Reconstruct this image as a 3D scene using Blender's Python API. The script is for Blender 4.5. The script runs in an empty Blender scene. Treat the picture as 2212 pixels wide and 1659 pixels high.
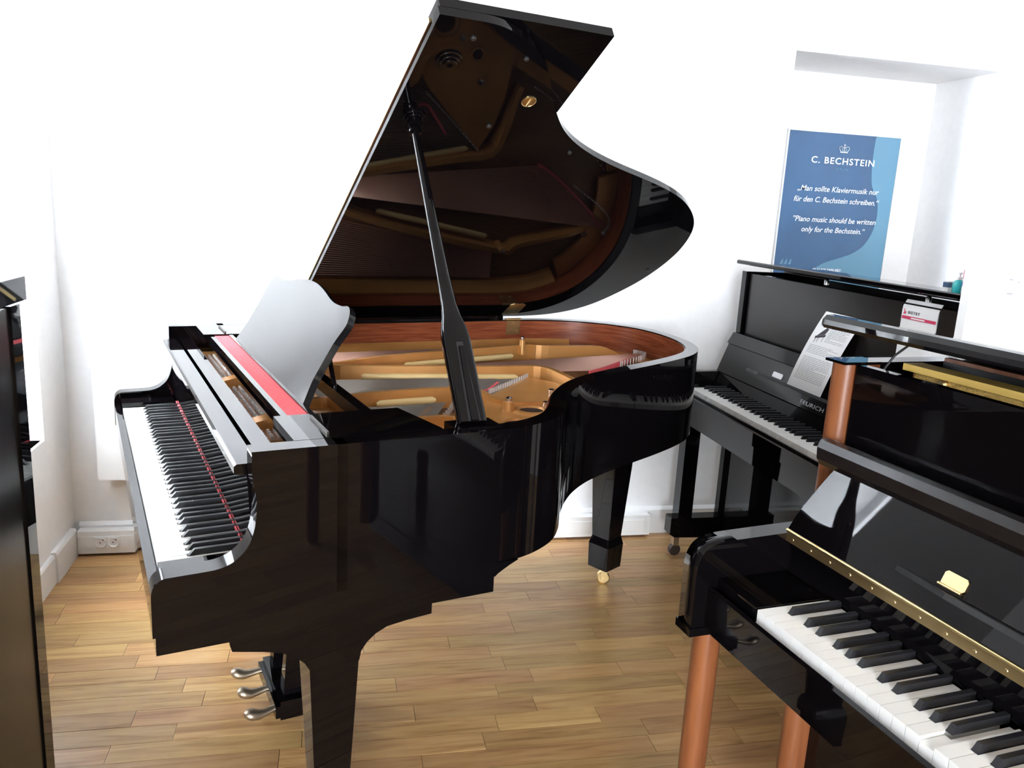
import bpy, bmesh, math, random
from mathutils import Vector, Matrix
random.seed(7)
R = math.radians
S = bpy.context.scene
col = S.collection

# ------------------------------------------------------------------ camera
F_PX, PITCH, ROLL, YAW, CAM_H = 1752.59, .2156, .0549, .2196, 1.4286
fwd = Vector((math.sin(YAW)*math.cos(PITCH), math.cos(YAW)*math.cos(PITCH), -math.sin(PITCH)))
rgt = Vector((math.cos(YAW), -math.sin(YAW), 0))
upv = rgt.cross(fwd)
r2 = rgt*math.cos(ROLL) + upv*math.sin(ROLL)
u2 = -rgt*math.sin(ROLL) + upv*math.cos(ROLL)
cd = bpy.data.cameras.new('camera'); cam = bpy.data.objects.new('camera', cd); col.objects.link(cam)
cd.sensor_fit = 'HORIZONTAL'; cd.sensor_width = 36; cd.lens = F_PX*36/2212; cd.clip_start = .02
cam.matrix_world = Matrix(((r2.x, u2.x, -fwd.x, 0), (r2.y, u2.y, -fwd.y, 0), (r2.z, u2.z, -fwd.z, CAM_H), (0, 0, 0, 1)))
S.camera = cam

def project(p):
    d = Vector(p) - Vector((0, 0, CAM_H)); z = d.dot(fwd)
    if z < .05: return None
    return (1106 + F_PX*d.dot(r2)/z, 829.5 - F_PX*d.dot(u2)/z)

# ------------------------------------------------------------------ sky, daylight, exposure
SKY = 15.0
w = bpy.data.worlds.new('sky'); S.world = w; w.use_nodes = True
bg = w.node_tree.nodes['Background']; bg.inputs[0].default_value = (.86, .93, 1, 1); bg.inputs[1].default_value = SKY
def portal(name, loc, rot, sx, sy):          # guides the sampling of the sky through a real window opening
    l = bpy.data.lights.new(name, 'AREA'); l.shape = 'RECTANGLE'; l.size = sx; l.size_y = sy
    l.cycles.is_portal = True
    o = bpy.data.objects.new(name, l); o.location = loc; o.rotation_euler = rot; col.objects.link(o)
WIN1 = (2.56, 3.02, .535, 2.80)               # y0, y1, z0, z1 in the left wall
WIN2 = (-2.5, .0, .70, 2.7)                 # x0, x1, z0, z1: shop window in the rear wall
portal('daylight_portal', (-1.50, (WIN1[0]+WIN1[1])/2, (WIN1[2]+WIN1[3])/2), (0, R(-90), 0), WIN1[3]-WIN1[2], WIN1[1]-WIN1[0])
portal('daylight_portal', ((WIN2[0]+WIN2[1])/2, -6.24, (WIN2[2]+WIN2[3])/2), (R(90), 0, 0), WIN2[1]-WIN2[0], WIN2[3]-WIN2[2])
vs = S.view_settings
vs.view_transform = 'Standard'; vs.look = 'None'; vs.gamma = 1; vs.use_curve_mapping = False; vs.exposure = 2.5
S.cycles.max_bounces = 10; S.cycles.diffuse_bounces = 5; S.cycles.glossy_bounces = 5; S.cycles.transparent_max_bounces = 12
S.cycles.sample_clamp_indirect = 12

# ------------------------------------------------------------------ materials
MATS = {}
def srgb(r, g, b):
    f = lambda c: (c/255/12.92) if c/255 <= .04045 else ((c/255+.055)/1.055)**2.4
    return (f(r), f(g), f(b), 1)
def mat(name, color, rough=.5, metal=0, **kw):
    m = bpy.data.materials.new(name); m.use_nodes = True
    b = m.node_tree.nodes['Principled BSDF']
    b.inputs['Base Color'].default_value = color if len(color) == 4 else (*color, 1)
    b.inputs['Roughness'].default_value = rough; b.inputs['Metallic'].default_value = metal
    for k, v in kw.items(): b.inputs[k.replace('_', ' ')].default_value = v
    MATS[name] = m; return m
def nodes(m): return m.node_tree.nodes, m.node_tree.links, m.node_tree.nodes['Principled BSDF']
def noise_color(m, c1, c2, scale, stretch=(1, 1, 1), detail=5, bump=0, lo=.35, hi=.65, coord='Object'):
    n, l, b = nodes(m)
    tc = n.new('ShaderNodeTexCoord'); mp = n.new('ShaderNodeMapping'); mp.inputs['Scale'].default_value = stretch
    nz = n.new('ShaderNodeTexNoise'); nz.inputs['Scale'].default_value = scale; nz.inputs['Detail'].default_value = detail
    rp = n.new('ShaderNodeValToRGB'); rp.color_ramp.elements[0].position = lo; rp.color_ramp.elements[1].position = hi
    rp.color_ramp.elements[0].color = (*c1[:3], 1); rp.color_ramp.elements[1].color = (*c2[:3], 1)
    l.new(tc.outputs[coord], mp.inputs[0]); l.new(mp.outputs[0], nz.inputs['Vector']); l.new(nz.outputs[0], rp.inputs[0])
    l.new(rp.outputs[0], b.inputs['Base Color'])
    if bump:
        bp = n.new('ShaderNodeBump'); bp.inputs['Strength'].default_value = bump; bp.inputs['Distance'].default_value = .002
        l.new(nz.outputs[0], bp.inputs['Height']); l.new(bp.outputs[0], b.inputs['Normal'])
    return m
LAC = mat('black_lacquer', (.0025, .002, .0025), .025, IOR=1.35)
SATIN = mat('black_satin', (.006, .006, .007), .16, IOR=1.5)
SOFT = mat('soft_black_lacquer', (.010, .008, .008), .26, IOR=1.42)
MATTE = mat('black_matte', (.012, .012, .013), .5)
BKEY = mat('ebony_key', (.012, .012, .015), .32)
WKEY = mat('ivory_key', (.86, .86, .84), .2)
KEYWOOD = mat('key_gap', (.05, .04, .03), .8)
GOLD = noise_color(mat('bronze_paint', (.6, .3, .1), .38, .35), (.50, .235, .065), (.62, .30, .095), 6)
GOLDLIT = mat('gold_paint_highlight', (.78, .58, .27), .45, .1)  # bronze paint made lighter: light caught on the ridges is in the colour
MAHOG = noise_color(mat('mahogany_veneer', (.2, .05, .02), .25), (.16, .035, .014), (.27, .075, .03), 9, (1, 1, 14), 6)
SPRUCE = noise_color(mat('spruce_soundboard', (.5, .3, .14), .4), (.20, .10, .04), (.28, .15, .065), 8, (2, 30, 1), 5)  # spruce darkened: deep shade between the strings put into the colour
STEEL = mat('steel', (.75, .75, .78), .22, 1)
STRING = mat('string_steel', (.40, .36, .32), .4, 1)
COPPER = mat('copper_winding', (.80, .47, .36), .42, .6)
FELT = noise_color(mat('red_felt', (.75, .10, .12), .95), (.68, .085, .10), (.82, .13, .15), 260, bump=.3)
DARKRED = mat('dark_red_wood', (.09, .012, .014), .3)
BRASS = mat('brass', (.84, .64, .32), .3, 1)
BRONZE = mat('pedal_bronze', (.46, .38, .29), .42, 1)
CHERRY = noise_color(mat('cherry_wood', (.3, .1, .04), .32), (.17, .054, .02), (.25, .086, .031), 7, (6, 6, .6), 6)
WALL = noise_color(mat('white_wall_paint', (.86, .86, .86), .85), (.845, .845, .85), (.87, .87, .872), 30, bump=.12)
DARKWALL = mat('darkened_unseen_wall', (.16, .145, .13), .8)  # unseen rear walls coloured dark to cut the light bounced forward
TRIM = mat('white_trim', (.84, .84, .84), .4)
PLASTIC = mat('white_plastic', (.82, .82, .81), .35)
DARKGAP = mat('dark_joint', (.03, .018, .012), .8)
PAPER = mat('paper', (.88, .89, .90), .7)
INK = mat('grey_ink', (.42, .43, .46), .8)
REDINK = mat('crimson_ink', (.62, .04, .12), .7)
DARKINK = mat('dark_ink', (.05, .045, .06), .7)
BLUE = noise_color(mat('poster_blue', (.02, .13, .34), .05, Coat_Weight=1.0, Coat_Roughness=.02), (.003, .070, .195), (.006, .090, .24), 3)
LBLUE = mat('poster_light_blue', (.085, .26, .41), .05, Coat_Weight=1.0, Coat_Roughness=.02)
WHITEPRINT = mat('white_print', (.82, .86, .90), .3)
TEAL = mat('teal_liquid', (.03, .55, .55), .1, Transmission_Weight=.3)
CLEAR = mat('clear_plastic', (.9, .95, .95), .08, Transmission_Weight=.9, IOR=1.4)
PINK = mat('pink_label', (.72, .25, .33), .6)
PURPLE = mat('purple_label', (.22, .18, .55), .6)
NAVY = mat('navy_carton', (.05, .10, .20), .5)
RUBBER = mat('black_rubber', (.02, .02, .02), .4)
SILVER = mat('silver_inlay', (.70, .70, .72), .3, .8)
PINFIELD = mat('pin_field_reflection', (.24, .105, .05), .35, .3)  # dark reflection between the tuning pins painted as brown
PINSTEEL = mat('bright_pins', (.85, .83, .82), .45, .8)
DARKIRON = mat('dark_steel_plate', (.10, .085, .08), .35, .8)

OAK = mat('oak_parquet', (.5, .3, .12), .33)
n, l, b = nodes(OAK)
geo = n.new('ShaderNodeNewGeometry'); tc = n.new('ShaderNodeTexCoord')
oi = n.new('ShaderNodeObjectInfo'); sm_ = n.new('ShaderNodeMath'); fr_ = n.new('ShaderNodeMath'); fr_.operation = 'FRACT'
l.new(geo.outputs['Random Per Island'], sm_.inputs[0]); l.new(oi.outputs['Random'], sm_.inputs[1]); l.new(sm_.outputs[0], fr_.inputs[0])
RND = fr_.outputs[0]
off = n.new('ShaderNodeMath'); off.operation = 'MULTIPLY'; off.inputs[1].default_value = 37.0
l.new(RND, off.inputs[0])
cmb = n.new('ShaderNodeCombineXYZ'); l.new(off.outputs[0], cmb.inputs[1]); l.new(off.outputs[0], cmb.inputs[0])
add = n.new('ShaderNodeVectorMath'); l.new(geo.outputs['Position'], add.inputs[0]); l.new(cmb.outputs[0], add.inputs[1])
mp = n.new('ShaderNodeMapping'); mp.inputs['Scale'].default_value = (1.1, 13, 1); l.new(add.outputs[0], mp.inputs[0])
nz = n.new('ShaderNodeTexNoise'); nz.inputs['Scale'].default_value = 3.2; nz.inputs['Detail'].default_value = 8; nz.inputs['Distortion'].default_value = 1.1
l.new(mp.outputs[0], nz.inputs['Vector'])
rp = n.new('ShaderNodeValToRGB'); rp.color_ramp.elements[0].position = .28; rp.color_ramp.elements[1].position = .72
rp.color_ramp.elements[0].color = srgb(156, 116, 68); rp.color_ramp.elements[1].color = srgb(196, 160, 108)
e = rp.color_ramp.elements.new(.47); e.color = srgb(182, 143, 92)
l.new(nz.outputs[0], rp.inputs[0])
hsv = n.new('ShaderNodeHueSaturation')
mr = n.new('ShaderNodeMapRange'); mr.inputs['To Min'].default_value = .80; mr.inputs['To Max'].default_value = 1.16
l.new(RND, mr.inputs['Value']); l.new(mr.outputs[0], hsv.inputs['Value'])
mh = n.new('ShaderNodeMath'); mh.operation = 'FRACT'; mm = n.new('ShaderNodeMath'); mm.operation = 'MULTIPLY'; mm.inputs[1].default_value = 91.7
l.new(RND, mm.inputs[0]); l.new(mm.outputs[0], mh.inputs[0])
mr2 = n.new('ShaderNodeMapRange'); mr2.inputs['To Min'].default_value = .49; mr2.inputs['To Max'].default_value = .508
l.new(mh.outputs[0], mr2.inputs['Value']); l.new(mr2.outputs[0], hsv.inputs['Hue'])
l.new(rp.outputs[0], hsv.inputs['Color'])
# knots
vz = n.new('ShaderNodeTexVoronoi'); vz.inputs['Scale'].default_value = 2.3
mpk = n.new('ShaderNodeMapping'); mpk.inputs['Scale'].default_value = (1, 2.2, 1); l.new(add.outputs[0], mpk.inputs[0]); l.new(mpk.outputs[0], vz.inputs['Vector'])
kr = n.new('ShaderNodeValToRGB'); kr.color_ramp.elements[0].position = .015; kr.color_ramp.elements[1].position = .05
kr.color_ramp.elements[0].color = (.25, .2, .16, 1); kr.color_ramp.elements[1].color = (1, 1, 1, 1)
l.new(vz.outputs['Distance'], kr.inputs[0])
mx = n.new('ShaderNodeMix'); mx.data_type = 'RGBA'; mx.blend_type = 'MULTIPLY'; mx.inputs['Factor'].default_value = .8
l.new(hsv.outputs[0], mx.inputs['A']); l.new(kr.outputs[0], mx.inputs['B']); l.new(mx.outputs['Result'], b.inputs['Base Color'])
bp = n.new('ShaderNodeBump'); bp.inputs['Strength'].default_value = .10; bp.inputs['Distance'].default_value = .0015
l.new(nz.outputs[0], bp.inputs['Height']); l.new(bp.outputs[0], b.inputs['Normal'])

PANE = bpy.data.materials.new('window_glass'); PANE.use_nodes = True
n = PANE.node_tree.nodes; l = PANE.node_tree.links; n.clear()
o_ = n.new('ShaderNodeOutputMaterial'); mxs = n.new('ShaderNodeMixShader'); tr = n.new('ShaderNodeBsdfTransparent'); gl = n.new('ShaderNodeBsdfGlossy')
gl.inputs['Roughness'].default_value = .02; mxs.inputs[0].default_value = .06
l.new(tr.outputs[0], mxs.inputs[1]); l.new(gl.outputs[0], mxs.inputs[2]); l.new(mxs.outputs[0], o_.inputs[0])
LAMP = bpy.data.materials.new('lamp_glow'); LAMP.use_nodes = True
n = LAMP.node_tree.nodes; l = LAMP.node_tree.links; n.clear()
o_ = n.new('ShaderNodeOutputMaterial'); em = n.new('ShaderNodeEmission'); em.inputs[0].default_value = (1, .9, .76, 1); em.inputs[1].default_value = 560
l.new(em.outputs[0], o_.inputs[0])

# ------------------------------------------------------------------ mesh helpers
def link(name, me, m=None, parent=None):
    o = bpy.data.objects.new(name, me); col.objects.link(o)
    if m is not None:
        if not me.materials: me.materials.append(m)
    if parent is not None: o.parent = parent
    return o
def from_bm(name, bm, m, parent=None, smooth=False):
    bmesh.ops.recalc_face_normals(bm, faces=bm.faces)
    if smooth:
        for f in bm.faces: f.smooth = True
    if any(f.smooth for f in bm.faces):
        for e in bm.edges:
            if len(e.link_faces) == 2 and (e.link_faces[0].smooth != e.link_faces[1].smooth or e.calc_face_angle(0) > R(50)): e.smooth = False
    me = bpy.data.meshes.new(name); bm.to_mesh(me); bm.free()
    return link(name, me, m, parent)
def bm_box(bm, x0, x1, y0, y1, z0, z1):
    v = [bm.verts.new(p) for p in ((x0, y0, z0), (x1, y0, z0), (x1, y1, z0), (x0, y1, z0), (x0, y0, z1), (x1, y0, z1), (x1, y1, z1), (x0, y1, z1))]
    for f in ((3, 2, 1, 0), (4, 5, 6, 7), (0, 1, 5, 4), (1, 2, 6, 5), (2, 3, 7, 6), (3, 0, 4, 7)): bm.faces.new([v[i] for i in f])
def do_bevel(bm, w_, seg=2, ang=R(35), keep=None):
    ed = [e for e in bm.edges if len(e.link_faces) == 2 and e.calc_face_angle(0) > ang and (keep is None or keep(e))]
    if ed and w_: bmesh.ops.bevel(bm, geom=ed, offset=w_, segments=seg, profile=.5, affect='EDGES', clamp_overlap=True)
def box(name, x0, x1, y0, y1, z0, z1, m, parent=None, bevel=0, seg=2):
    bm = bmesh.new(); bm_box(bm, min(x0, x1), max(x0, x1), min(y0, y1), max(y0, y1), min(z0, z1), max(z0, z1))
    do_bevel(bm, bevel, seg); return from_bm(name, bm, m, parent)
def prism_bm(bm, poly, f0, f1, smooth_sides=False):
    """closed polygon; f0/f1 map a 2-D point to 3-D on the two caps"""
    a = [bm.verts.new(f0(p)) for p in poly]; c = [bm.verts.new(f1(p)) for p in poly]
    N = len(poly)
    bm.faces.new(a[::-1]); bm.faces.new(c)
    for i in range(N):
        f = bm.faces.new((a[i], a[(i+1) % N], c[(i+1) % N], c[i])); f.smooth = smooth_sides
    if smooth_sides:
        for ring in (a, c):
            for i in range(N): bm.edges.get((ring[i], ring[(i+1) % N])).smooth = False
def prism(name, poly, axis, lo, hi, m, parent=None, bevel=0, seg=2, smooth=False, ang=R(35), keep=None):
    bm = bmesh.new()
    mk = {'x': lambda t: (lambda p: (t, p[0], p[1])), 'y': lambda t: (lambda p: (p[0], t, p[1])), 'z': lambda t: (lambda p: (p[0], p[1], t))}[axis]
    prism_bm(bm, poly, mk(lo), mk(hi), smooth)
    do_bevel(bm, bevel, seg, ang, keep)
    return from_bm(name, bm, m, parent)
def lathe_bm(bm, prof, M=Matrix(), seg=24, smooth=True):
    rings = []
    for r_, z in prof:
        rings.append([bm.verts.new(M @ Vector((r_*math.cos(2*math.pi*i/seg), r_*math.sin(2*math.pi*i/seg), z))) for i in range(seg)])
    for a, c in zip(rings, rings[1:]):
        for i in range(seg):
            f = bm.faces.new((a[i], a[(i+1) % seg], c[(i+1) % seg], c[i])); f.smooth = smooth
    for k in range(1, len(prof)-1):
        d0 = Vector((prof[k][0]-prof[k-1][0], prof[k][1]-prof[k-1][1])); d1 = Vector((prof[k+1][0]-prof[k][0], prof[k+1][1]-prof[k][1]))
        if d0.length > 1e-7 and d1.length > 1e-7 and d0.angle(d1) > R(40):
            for i in range(seg):
                e = bm.edges.get((rings[k][i], rings[k][(i+1) % seg]))
                if e: e.smooth = False
    bm.faces.new(rings[0][::-1]); bm.faces.new(rings[-1])
def lathe(name, prof, loc, m, parent=None, rot=Matrix(), seg=24):
    bm = bmesh.new(); lathe_bm(bm, prof, Matrix.Translation(loc) @ rot.to_4x4(), seg)
    return from_bm(name, bm, m, parent)
def tube_bm(bm, pts, rad, seg=10, up=Vector((0, 0, 1)), flat=(1, 1)):
    pts = [Vector(p) for p in pts]; rr = rad if isinstance(rad, (list, tuple)) else [rad]*len(pts)
    rings = []
    for i, p in enumerate(pts):
        t = (pts[min(i+1, len(pts)-1)] - pts[max(i-1, 0)]).normalized()
        s = t.cross(up)
        if s.length < 1e-4: s = t.cross(Vector((1, 0, 0)))
        s.normalize(); u_ = s.cross(t).normalized()
        rings.append([bm.verts.new(p + (s*math.cos(2*math.pi*k/seg)*flat[0] + u_*math.sin(2*math.pi*k/seg)*flat[1])*rr[i]) for k in range(seg)])
    for a, c in zip(rings, rings[1:]):
        for k in range(seg):
            f = bm.faces.new((a[k], a[(k+1) % seg], c[(k+1) % seg], c[k])); f.smooth = True
    bm.faces.new(rings[0][::-1]); bm.faces.new(rings[-1])
def tube(name, pts, rad, m, parent=None, seg=10, flat=(1, 1)):
    bm = bmesh.new(); tube_bm(bm, pts, rad, seg, flat=flat); return from_bm(name, bm, m, parent)
def bar_bm(bm, pts, width, z0, ztop):
    """upright bar along a plan polyline (x,y); ztop may be a list"""
    P_ = [Vector((p[0], p[1])) for p in pts]; zt = ztop if isinstance(ztop, (list, tuple)) else [ztop]*len(P_)
    L_ = []; Rr = []
    for i, p in enumerate(P_):
        t = (P_[min(i+1, len(P_)-1)] - P_[max(i-1, 0)]).normalized(); nn = Vector((-t.y, t.x))*width/2
        L_.append((bm.verts.new((*(p+nn), z0)), bm.verts.new((*(p+nn*.8), zt[i])))); Rr.append((bm.verts.new((*(p-nn), z0)), bm.verts.new((*(p-nn*.8), zt[i]))))
    for i in range(len(P_)-1):
        bm.faces.new((L_[i][0], L_[i+1][0], L_[i+1][1], L_[i][1])); bm.faces.new((Rr[i+1][0], Rr[i][0], Rr[i][1], Rr[i+1][1]))
        bm.faces.new((L_[i][1], L_[i+1][1], Rr[i+1][1], Rr[i][1])); bm.faces.new((L_[i+1][0], L_[i][0], Rr[i][0], Rr[i+1][0]))
    bm.faces.new((L_[0][0], L_[0][1], Rr[0][1], Rr[0][0])); k = -1
    bm.faces.new((L_[k][1], L_[k][0], Rr[k][0], Rr[k][1]))
def catmull(pts, n_=6, closed=False):
    P_ = [Vector(p) for p in pts]; out = []; N = len(P_)
    for i in range(N if closed else N-1):
        if closed: a, b_, c, d = P_[i-1], P_[i], P_[(i+1) % N], P_[(i+2) % N]
        else: a, b_, c, d = P_[max(i-1, 0)], P_[i], P_[i+1], P_[min(i+2, N-1)]
        for k in range(n_):
            t = k/n_
            out.append(.5*((2*b_) + (c-a)*t + (2*a-5*b_+4*c-d)*t*t + (3*b_-a-3*c+d)*t**3))
    if not closed: out.append(P_[-1])
    return out
def relax(pts, it=6):
    for _ in range(it):
        q = [p.copy() for p in pts]
        for i in range(1, len(pts)-1): pts[i] = q[i]*.5 + (q[i-1]+q[i+1])*.25
    return pts
def thing(name, label, cat, loc=(0, 0, 0), rz=0, group=None):
    o = bpy.data.objects.new(name, None); col.objects.link(o); o.location = loc; o.rotation_euler = (0, 0, rz); o.empty_display_size = .1
    o['label'] = label; o['category'] = cat
    if group: o['group'] = group
    return o
def tag(o, label, cat, group=None):
    o['label'] = label; o['category'] = cat
    if group: o['group'] = group
    return o
def struct(o): o['kind'] = 'structure'; return o
def stuff(o): o['kind'] = 'stuff'; return o
def text_obj(name, body, size, M, m, parent, shear=0, bold=0, spacing=1, depth=.0004, align='LEFT', width=None):
    cu = bpy.data.curves.new(name, 'FONT'); cu.body = body; cu.size = size; cu.shear = shear; cu.offset = bold
    cu.space_character = spacing; cu.extrude = depth; cu.align_x = align; cu.resolution_u = 3
    t = bpy.data.objects.new(name, cu); col.objects.link(t)
    dg = bpy.context.evaluated_depsgraph_get(); me = bpy.data.meshes.new_from_object(t.evaluated_get(dg))
    bpy.data.objects.remove(t); bpy.data.curves.remove(cu)
    if width and len(me.vertices):
        xs = [v.co.x for v in me.vertices]; k = width/(max(xs)-min(xs)); x0 = min(xs)
        for v in me.vertices: v.co.x = (v.co.x-x0)*k if align == 'LEFT' else v.co.x*k
    me.transform(M); me.materials.clear(); me.materials.append(m)
    return link(name, me, None, parent)

# ------------------------------------------------------------------ the room
YB = 3.28; XR = 3.0; XL = -1.0; XW = -2.6; YJ = 1.86; YR = -6.0; ZC = 2.95
NX0, NX1, NZ, NY = 1.865, 2.874, 2.124, 3.69
bm = bmesh.new()
bm_box(bm, -1.3, NX0, YB, NY, -.05, ZC); bm_box(bm, NX0, NX1, YB, NY, NZ, ZC); bm_box(bm, NX1, XR+.3, YB, NY, -.05, ZC); bm_box(bm, -1.3, XR+.3, NY, NY+.1, -.05, ZC)
struct(from_bm('wall_back', bm, WALL))
def wall_with_window(name, x0, x1, y0, y1, win):
    bm = bmesh.new(); a, b_, c, d = win
    bm_box(bm, x0, x1, y0, a, -.05, ZC); bm_box(bm, x0, x1, b_, y1, -.05, ZC); bm_box(bm, x0, x1, a, b_, -.05, c); bm_box(bm, x0, x1, a, b_, d, ZC)
    return struct(from_bm(name, bm, WALL))
wall_with_window('wall_left', XL-.58, XL, YJ, YB, WIN1)
struct(box('wall_far_left', XW-.3, XW, YR, YJ+.2, -.05, ZC, DARKWALL))
struct(box('wall_return', XW, XL-.58, YJ, YJ+.2, -.05, ZC, WALL))
struct(box('wall_right', XR, XR+.3, .3, YB, -.05, ZC, WALL))
struct(box('wall_right', XR, XR+.3, YR, .3, -.05, ZC, DARKWALL))
bm = bmesh.new(); a, b_, c, d = WIN2
for q in ((XW-.3, a, -.05, ZC), (b_, XR+.3, -.05, ZC), (a, b_, -.05, c), (a, b_, d, ZC)): bm_box(bm, q[0], q[1], YR-.3, YR, q[2], q[3])
struct(from_bm('wall_rear', bm, DARKWALL))
struct(box('ceiling', XW-.3, XR+.3, YR-.3, NY+.1, ZC, ZC+.1, WALL))
def window(n_, x, win, cols, rear=False):
    y0, y1, z0, z1 = win
    o = thing('window_%d' % n_, 'window', 'window', (x, (y0+y1)/2, z0) if not rear else ((y0+y1)/2, x, z0), R(90) if rear else 0); del o['label']; del o['category']; o['kind'] = 'structure'
    h = z1-z0; wd = (y1-y0)/2
    bm = bmesh.new(); t = .05
    bm_box(bm, -.03, .03, -wd, -wd+t, 0, h); bm_box(bm, -.03, .03, wd-t, wd, 0, h); bm_box(bm, -.03, .03, -wd+t, wd-t, 0, t); bm_box(bm, -.03, .03, -wd+t, wd-t, h-t, h)
    for k in range(1, cols):
        y = -wd + 2*wd*k/cols; bm_box(bm, -.03, .03, y-.025, y+.025, t, h-t)
    from_bm('frame', bm, TRIM, o)
    for k in range(cols):
        ya = -wd+t if k == 0 else -wd+2*wd*k/cols+.025; yb = wd-t if k == cols-1 else -wd+2*wd*(k+1)/cols-.025
        box('pane', -.003, .003, ya, yb, t, h-t, PANE, o)
    box('sill', .03, .54 if not rear else .28, -wd, wd, -.02, .0, TRIM, o)
window(1, XL-.55, WIN1, 1); window(2, YR-.28, WIN2, 3, True)

# floor of single planks
PW = .0735
fl = struct(box('floor', XW-.3, XR+.3, YR-.3, NY+.1, -.05, -.006, DARKGAP))
rows = []; planks = []
y = YB - .005
while y > YR:
    y0 = max(y-PW, YR); x = XW - random.uniform(0, .5)
    while x < XR:
        ln = random.choice((.28, .36, .45, .45, .55, .62)) * random.uniform(.92, 1.08)
        xa, xb = max(x, XW), min(x+ln, XR)
        if xb - xa > .02 and not (xb < XL and y > YJ): planks.append((xa, xb, y0, y))
        x += ln
    y = y0
# niche floor
planks += [(NX0+.01+.33*k, NX0+.01+.33*(k+1), YB+PW*j, YB+PW*(j+1)) for k in range(3) for j in range(5)]
def seen_area(p):
    c = [project(q) for q in ((p[0], p[2], 0), (p[1], p[2], 0), (p[1], p[3], 0), (p[0], p[3], 0))]
    if any(q is None for q in c): return 0
    cx = sum(q[0] for q in c)/4; cy = sum(q[1] for q in c)/4
    if not (-120 < cx < 2332 and -60 < cy < 1760): return 0
    if cx > 1620 or (cy < 1100): return 0
    return abs(sum(c[i][0]*c[(i+1) % 4][1]-c[(i+1) % 4][0]*c[i][1] for i in range(4)))/2
planks.sort(key=seen_area, reverse=True)
cache = {}
def plank_geo(bm, x0, x1, y0, y1, dz):
    g = .0007
    bm_box(bm, x0+g, x1-g, y0+g, y1-g, -.006, dz)
rest = bmesh.new()
for i, p in enumerate(planks):
    dz = random.uniform(-.0004, .0004)
    if i < 290 and seen_area(p) > 0:
        bm = bmesh.new(); plank_geo(bm, *p, dz); from_bm('plank', bm, OAK, fl)
    else: plank_geo(rest, *p, dz)
ro = stuff(from_bm('plank_field', rest, OAK, fl))

# baseboards, cable trunking
struct(prism('baseboard_back', [(YB-.014, 0), (YB, 0), (YB, .125), (YB-.004, .125), (YB-.014, .112)], 'x', XL+.02, NX0, TRIM))
struct(prism('baseboard_left', [(XL, .0), (XL+.022, .0), (XL+.022, .108), (XL+.016, .118), (XL, .118)], 'y', 3.0, YB-.05, TRIM))
struct(prism('baseboard_left', [(XL, .0), (XL+.014, .0), (XL+.014, .100), (XL+.009, .110), (XL, .110)], 'y', YJ, 3.0, TRIM))
def trunking(x0, x1, label, sockets):
    o = thing('cable_trunking', label, 'cable trunking', ((x0+x1)/2, YB-.015, .012)); h = (x1-x0)/2
    box('body', -h, h, -.042, 0, 0, .092, PLASTIC, o, .002)
    box('cover', -h+.001, h-.03 if not sockets else h-.001, -.0445, -.042, .022, .072, PLASTIC, o, .0008)
    for sx in sockets:
        s = box('socket', sx-.0225, sx+.0225, -.0475, -.0445, .0245, .0695, PLASTIC, o, .001)
        M = Matrix.Rotation(R(90), 3, 'X')
        lathe('socket_ring', [(.0001, .0006), (.0155, .0006), (.0175, .0030), (.0205, .0030), (.0205, .0)], (sx, -.0475, .047), TRIM, s, M, 28)
        bm = bmesh.new()
        for q in (-.0085, .0085): lathe_bm(bm, [(.0026, 0), (.0026, .0006)], Matrix.Translation((sx+q*.25, -.0478, .047+q*.0)) @ M.to_4x4(), 10) if q < 0 else lathe_bm(bm, [(.0026, 0), (.0026, .0006)], Matrix.Translation((sx+.0085, -.0478, .0575)) @ M.to_4x4(), 10)
        from_bm('socket_hole', bm, MATTE, s)
trunking(XL+.024, -.77, 'white cable trunking with two round power sockets in the corner', [-.018, .028])
trunking(.55, 1.392, 'plain white cable trunking along the back wall behind the tail leg', [])

# wall heater behind the grand
o = thing('wall_heater', 'flat white panel heater on the back wall behind the grand piano', 'heater', (-.28, YB-.03, .325))
box('panel', -.6, .6, -.06, -.012, 0, .55, PLASTIC, o, .012, 3)
for sx in (-.4, .4): box('bracket', sx-.02, sx+.02, -.012, .03, .1, .45, TRIM, o)

# ceiling lamps
for x, y, wh in ((-.9, -.9, 'in the left rear of the shop'), (.6, -.9, 'behind the camera'), (2.1, -.9, 'in the right rear of the shop'), (-.5, 2.2, 'above the grand piano keyboard'), (2.3, 1.0, 'behind the cherry-legged upright'), (.9, 2.3, 'above the grand piano tail')):
    o = thing('ceiling_lamp', 'round recessed ceiling lamp '+wh, 'ceiling lamp', (x, y, ZC), 0, 'recessed ceiling lamps')
    lathe('trim_ring', [(.075, -.006), (.105, -.006), (.11, -.001), (.11, 0), (.075, 0)], (0, 0, 0), TRIM, o)
    lathe('lens', [(.074, -.004), (.074, -.001), (.0001, -.001)], (0, 0, 0), LAMP, o)

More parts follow.
